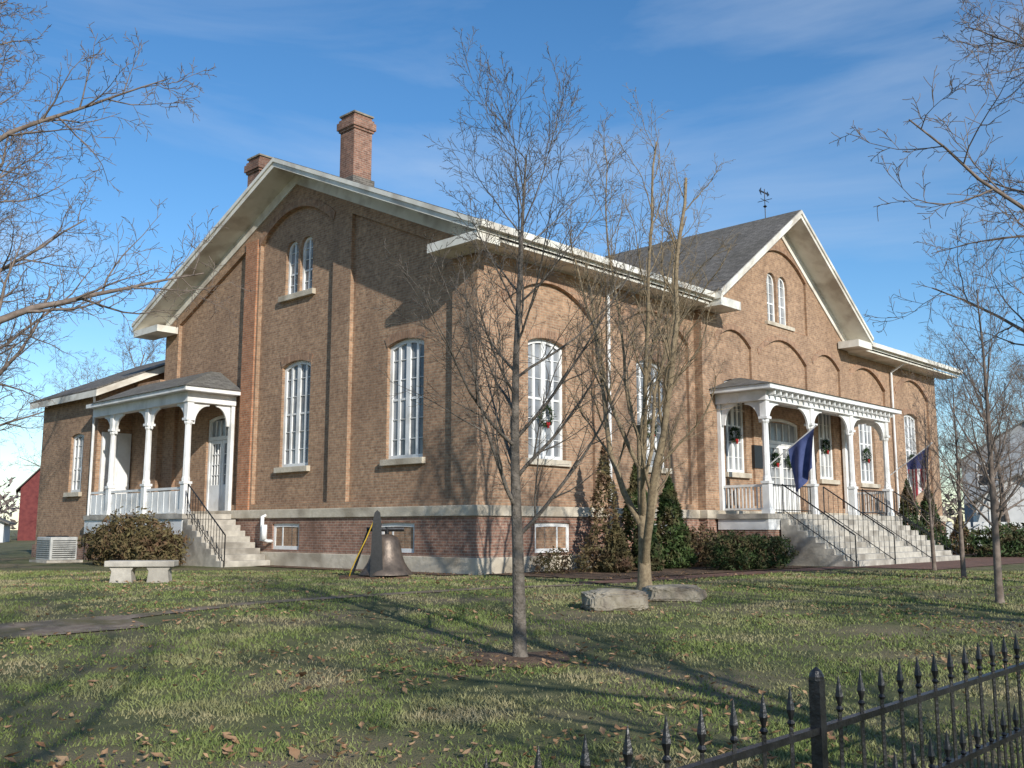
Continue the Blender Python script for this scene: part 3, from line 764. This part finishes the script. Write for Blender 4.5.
big = dict(seg=[10, 9, 7, 5, 3], wig=[.05, .10, .13, .16, .2], trop=[.02, .04, .03, .02, 0], k=[10, 6, 4, 3, 3], n=[18, 11, 7, 5], t0=[.22, .2, .12, .12],
           ang=[(45, 75), (30, 60), (30, 60), (30, 60)], len=[.55, .45, .42, .45], fall=[.5, .45, .35, .3], rr=[.5, .55, .55, .7], rmin=.006, lev=4, tip=.15)
TB1 = make_tree('large_bare_tree', M_bark3, (-11.0, 17.5, 0), 13.5, .27, big, 21)
TB2 = make_tree('large_bare_tree', M_bark3, (13.3, 17.2, 0), 14.5, .25, big, 34)
young2 = dict(young); young2['ang'] = [(34, 52), (20, 38), (22, 42), (25, 50)]; young2['n'] = [20, 8, 5, 3]
TS = make_tree('slender_bare_tree', M_bark3, (8.0, 16.5, gz(16.5)), 5.3, .07, young2, 41)
def inst(src, name, loc, s, rz, sz=None):
    o = bpy.data.objects.new(name, src.data); scn.collection.objects.link(o)
    o.location = loc; o.scale = (s, s, sz or s); o.rotation_euler = (0, 0, rz); return o
inst(TS, 'slender_bare_tree', (10.5, 23.3, 0), .9, 2.0)
inst(TS, 'slender_bare_tree', (11.6, 27.5, 0), .85, 4.0)
inst(TB2, 'large_bare_tree', (-17.0, 30, 0), 1.0, 1.2)
inst(TB1, 'large_bare_tree', (-15.2, 23.5, 0), 1.0, 3.6)
inst(TB1, 'large_bare_tree', (6.4, .7, -.45), .78, 1.0)
inst(TB2, 'large_bare_tree', (1.3, -4.6, -.45), .75, 3.0)
inst(TB1, 'large_bare_tree', (12.5, 6.0, -.4), .85, 2.1)
for i, (x, y, s) in enumerate(((-25, 42, 1.0), (-33, 55, 1.1), (-40, 66, 1.2), (-33, 80, 1.1), (-52, 84, 1.2), (31, 62, .8), (27, 55, .65), (38, 75, .9), (46, 84, 1.0), (52, 95, 1.1), (36, 92, 1.0), (-62, 100, 1.3), (-45, 105, 1.2), (60, 110, 1.3))):
    inst((TB1, TB2)[i % 2], 'distant_bare_tree', (x, y, 0), s, i * 1.3)
pts = []
for k in range(60):
    a = math.radians(-65 + 130 * k / 59 + R.uniform(-1, 1)); d = R.uniform(135, 170)
    cx, cy = math.sin(a) * d, math.cos(a) * d
    hgt = R.uniform(5, 9)
    pts += ell_pts((cx, cy, hgt * .5), (6, 6, hgt * .62), 420, rs, .1, .5)
tri_cloud('distant_trees', M_twigfar, pts, .55, seed=5)

# ------------------------------------------------------------ boulders
def boulder(name, loc, s, seed, rz):
    bm = bmesh.new(); bmesh.ops.create_icosphere(bm, subdivisions=5, radius=1)
    for v_ in bm.verts:
        c_ = v_.co.copy(); p = Vector((math.copysign(abs(c_.x) ** .6, c_.x), math.copysign(abs(c_.y) ** .6, c_.y), math.copysign(abs(c_.z) ** .45, c_.z)))
        k = 1 + .16 * noise.noise(c_ * 1.3 + Vector((seed, 0, 0))) + .08 * noise.noise(c_ * 4 + Vector((seed, 3, 0))) + .05 * noise.noise(c_ * 10) + .02 * noise.noise(c_ * 25)
        v_.co = Vector((p.x * s[0], p.y * s[1], p.z * s[2])) * k
    me = bpy.data.meshes.new(name); bm.to_mesh(me); bm.free(); me.materials.append(M_rock)
    o = bpy.data.objects.new(name, me); scn.collection.objects.link(o); o.location = loc; o.rotation_euler = (0, 0, rz)
boulder('boulder', (1.58, 15.6, gz(15.6) + .13), (.50, .34, .17), 1, .25)
boulder('boulder', (2.72, 16.9, gz(16.9) + .11), (.50, .32, .14), 7, -.1)

e = empty('stone_bench', (-7.95, 21.5, 0), .12)
b = B(); b.box(-.72, .72, -.24, .24, .33, .46); b.obj('seat', M_conc, e, bevel=.02)
b = B()
for x in (-.38, .38): b.prism([(x - .24, -.05), (x + .24, -.05), (x + .22, .1), (x + .2, .24), (x + .26, .329), (x - .26, .329), (x - .2, .24), (x - .22, .1)], -.18, .18, MV)
b.obj('legs', M_conc, e, bevel=.015)

e = empty('memorial_bell', (-3.15, 23.3, 0), .15)
b = B(); b.box(-.85, .75, -.5, .5, -.05, .05); b.obj('base_slab', M_soil, e, bevel=.015)
prof = [(0.62, .08), (.60, .13), (.52, .22), (.43, .36), (.37, .53), (.33, .72), (.30, .86), (.24, .95), (.12, 1.0), (.03, 1.01)]
b = B(); k = 32
for r_, z_ in prof:
    for j in range(k): b.v.append((.22 + r_ * math.cos(6.28318 * j / k), r_ * math.sin(6.28318 * j / k), z_))
for i in range(len(prof) - 1):
    for j in range(k): b.f.append([i * k + j, i * k + (j + 1) % k, (i + 1) * k + (j + 1) % k, (i + 1) * k + j])
b.obj('bell', M_bronze, e, smooth=True)
b = B(); b.tube([(.22, 0, 1.0), (.22, 0, 1.18)], .05, 8); b.tube([(-.25, 0, 1.12), (.62, 0, 1.12)], .05, 8)
b.prism([(-.16, .05), (.14, .05), (.08, 1.25), (.05, 1.5), (-.02, 1.56), (-.08, 1.5), (-.12, 1.25)], -.52, -.44, MV)
b.prism([(-.12, .05), (.10, .05), (.05, 1.1), (-.07, 1.1)], .44, .52, MV)
b.tube([(-.55, .0, .1), (-.2, 0, 1.12)], .035, 6)
b.obj('yoke_and_stand', M_iron, e)
b = B(); b.tube([(-.62, -.3, .06), (-.58, -.36, .2), (-.45, -.42, .5), (-.26, -.47, .9), (-.12, -.5, 1.25), (-.03, -.5, 1.48)], .014, 6); b.obj('yellow_rope', M_yellow, e)

x, y = W(-3.4, 17.0); e = empty('air_conditioner_unit', (x, y, 0), ANG)
b = B(); b.box(-.45, .45, -.6, .6, .08, .85); b.obj('cabinet', M_metal, e, bevel=.03)
b = B()
for i in range(9): b.box(-.47, -.452, -.52, .52, .16 + i * .07, .18 + i * .07); b.box(-.38, .38, -.622, -.602, .16 + i * .07, .18 + i * .07)
b.tube([(0, 0, .85), (0, 0, .89)], .36, 20); b.obj('grilles', M_iron, e)
b = B(); b.box(-.6, .6, -.75, .75, -.02, .08); b.obj('pad', M_conc, e)

# ------------------------------------------------------------ iron fence
e = empty('iron_fence', (.34, 2.26, -.45), ANG)
b = B()
def spear(s, top, r=.0065):
    b.tube([(s, 0, .05), (s, 0, top - .10)], r, 4)
    b.tube([(s, 0, top - .10), (s, 0, top - .092), (s, 0, top - .084)], [r, .012, r], 6)
    b.tube([(s, 0, top - .084), (s, 0, top - .058), (s, 0, top)], [.005, .0125, .001], 6)
i = -22
while i < 42:
    s = i * .14
    if i % 18 != 5: spear(s, 1.19)
    if i % 18 != 4: spear(s + .07, .93, .0055)
    i += 1
for k in range(-1, 3):
    s = (5 + 18 * k) * .14 + .01
    b.box(s - .016, s + .016, -.016, .016, -.05, 1.19); b.tube([(s, 0, 1.19), (s, 0, 1.20), (s, 0, 1.215), (s, 0, 1.225)], [.021, .021, .014, .002], 10)
for z in (1.06, .82, .16):
    b.box(-22 * .14, 42 * .14, -.011, .011, z - .009, z + .009)
b.obj('pickets_and_rails', M_iron, e)

# ------------------------------------------------------------ background buildings
def house(name, x, y, w, d, h, rh, mat, rz=0, roofmat=M_pshingle, wins=3):
    e = empty(name, (x, y, 0), rz)
    b = B(); b.prism([(-w / 2, 0), (w / 2, 0), (w / 2, h), (0, h + rh), (-w / 2, h)], -d / 2, d / 2, MV); b.obj('walls', mat, e)
    b = B(); k = rh / (w / 2)
    for s_ in (-1, 1): b.slab([(0, -d / 2 - .4, h + rh + .12), (s_ * (w / 2 + .4), -d / 2 - .4, h - .4 * k + .12), (s_ * (w / 2 + .4), d / 2 + .4, h - .4 * k + .12), (0, d / 2 + .4, h + rh + .12)], .12)
    b.obj('roof', roofmat, e)
    g, f = B(), B()
    for i in range(wins):
        xx = -w / 2 + w * (i + .5) / wins
        for z0 in ((1.2, 4.2) if h > 5.5 else (1.2,)):
            g.box(xx - .4, xx + .4, -d / 2 - .04, -d / 2 - .01, z0, z0 + 1.5)
            f.box(xx - .52, xx - .4, -d / 2 - .06, -d / 2 - .005, z0 - .1, z0 + 1.6); f.box(xx + .4, xx + .52, -d / 2 - .06, -d / 2 - .005, z0 - .1, z0 + 1.6)
            f.box(xx - .4, xx + .4, -d / 2 - .06, -d / 2 - .005, z0 + 1.5, z0 + 1.62); f.box(xx - .4, xx + .4, -d / 2 - .06, -d / 2 - .005, z0 - .1, z0); f.box(xx - .4, xx + .4, -d / 2 - .055, -d / 2 - .005, z0 + .72, z0 + .78)
    g.obj('windows', M_darkgl, e); f.obj('window_trim', M_white, e)
house('red_barn', -45.3, 97, 5, 8, 5.0, 2.8, M_red, .45, wins=1)
house('grey_house', 39, 74, 9, 9, 6, 2.8, M_greyside, -.5)
house('white_house', 33.5, 66, 5, 6, 2.9, 1.6, M_paleside, -.4, wins=2)
house('white_house', -45.5, 82, 7, 7, 1.6, 1.5, M_paleside, .4, wins=0)
b = B()
for i in range(40): b.box(-10 + i * .5, -9.65 + i * .5, -.02, .02, 0, 1.5)
b.box(-10, 10, .021, .06, .4, .5); b.box(-10, 10, .021, .06, 1.1, 1.2)
o = b.obj('board_fence', M_paleside); o.location = (35, 57, 0); o.rotation_euler = (0, 0, -.2)

# ------------------------------------------------------------ light
el = math.radians(25.0)
hd = Vector((-.46, .888, 0)).normalized()
trav = Vector((hd.x * math.cos(el), hd.y * math.cos(el), -math.sin(el)))
sl = bpy.data.lights.new('sun', 'SUN'); sl.energy = 4.8; sl.angle = math.radians(.5); sl.color = (1, .955, .88)
so = bpy.data.objects.new('sun', sl); scn.collection.objects.link(so)
so.rotation_euler = trav.to_track_quat('-Z', 'Y').to_euler()
w = bpy.data.worlds.new('World'); scn.world = w; w.use_nodes = True
nt = w.node_tree; bg = nt.nodes['Background']
sky = nt.nodes.new('ShaderNodeTexSky'); sky.sky_type = 'NISHITA'; sky.sun_disc = False
sky.sun_elevation = el; sky.sun_rotation = math.atan2(-hd.x, -hd.y); sky.air_density = 1.0; sky.dust_density = .15; sky.ozone_density = 3.0
hs = nt.nodes.new('ShaderNodeHueSaturation'); hs.inputs['Saturation'].default_value = 1.22; hs.inputs['Value'].default_value = 1.28
nt.links.new(sky.outputs[0], hs.inputs['Color'])
tc = nt.nodes.new('ShaderNodeTexCoord')
mp = nt.nodes.new('ShaderNodeMapping'); mp.inputs['Scale'].default_value = (1.1, 1.1, 5); mp.inputs['Rotation'].default_value = (.35, .5, .3); mp.inputs['Location'].default_value = (.4, 0, .3)
nt.links.new(tc.outputs['Generated'], mp.inputs[0])
nz = nt.nodes.new('ShaderNodeTexNoise'); nz.inputs['Scale'].default_value = 1.7; nz.inputs['Detail'].default_value = 9; nz.inputs['Roughness'].default_value = .55; nz.inputs['Distortion'].default_value = .5
nt.links.new(mp.outputs[0], nz.inputs['Vector'])
mr = nt.nodes.new('ShaderNodeMapRange'); mr.inputs[1].default_value = .44; mr.inputs[2].default_value = .8; mr.inputs[3].default_value = 0; mr.inputs[4].default_value = .46
nt.links.new(nz.outputs['Fac'], mr.inputs[0])
mx = nt.nodes.new('ShaderNodeMix'); mx.data_type = 'RGBA'
nt.links.new(mr.outputs[0], mx.inputs[0]); nt.links.new(hs.outputs[0], mx.inputs[6]); mx.inputs[7].default_value = (5.3, 6.1, 7.2, 1)
nt.links.new(mx.outputs[2], bg.inputs['Color']); bg.inputs['Strength'].default_value = .125

cam = bpy.data.cameras.new('camera'); co = bpy.data.objects.new('camera', cam); scn.collection.objects.link(co)
co.location = (0, 0, 1.15); co.rotation_euler = (math.radians(90 + 8.32), 0, 0)
cam.sensor_width = 36; cam.lens = 985 / 1024 * 36; cam.clip_end = 2000; cam.clip_start = .05
scn.camera = co
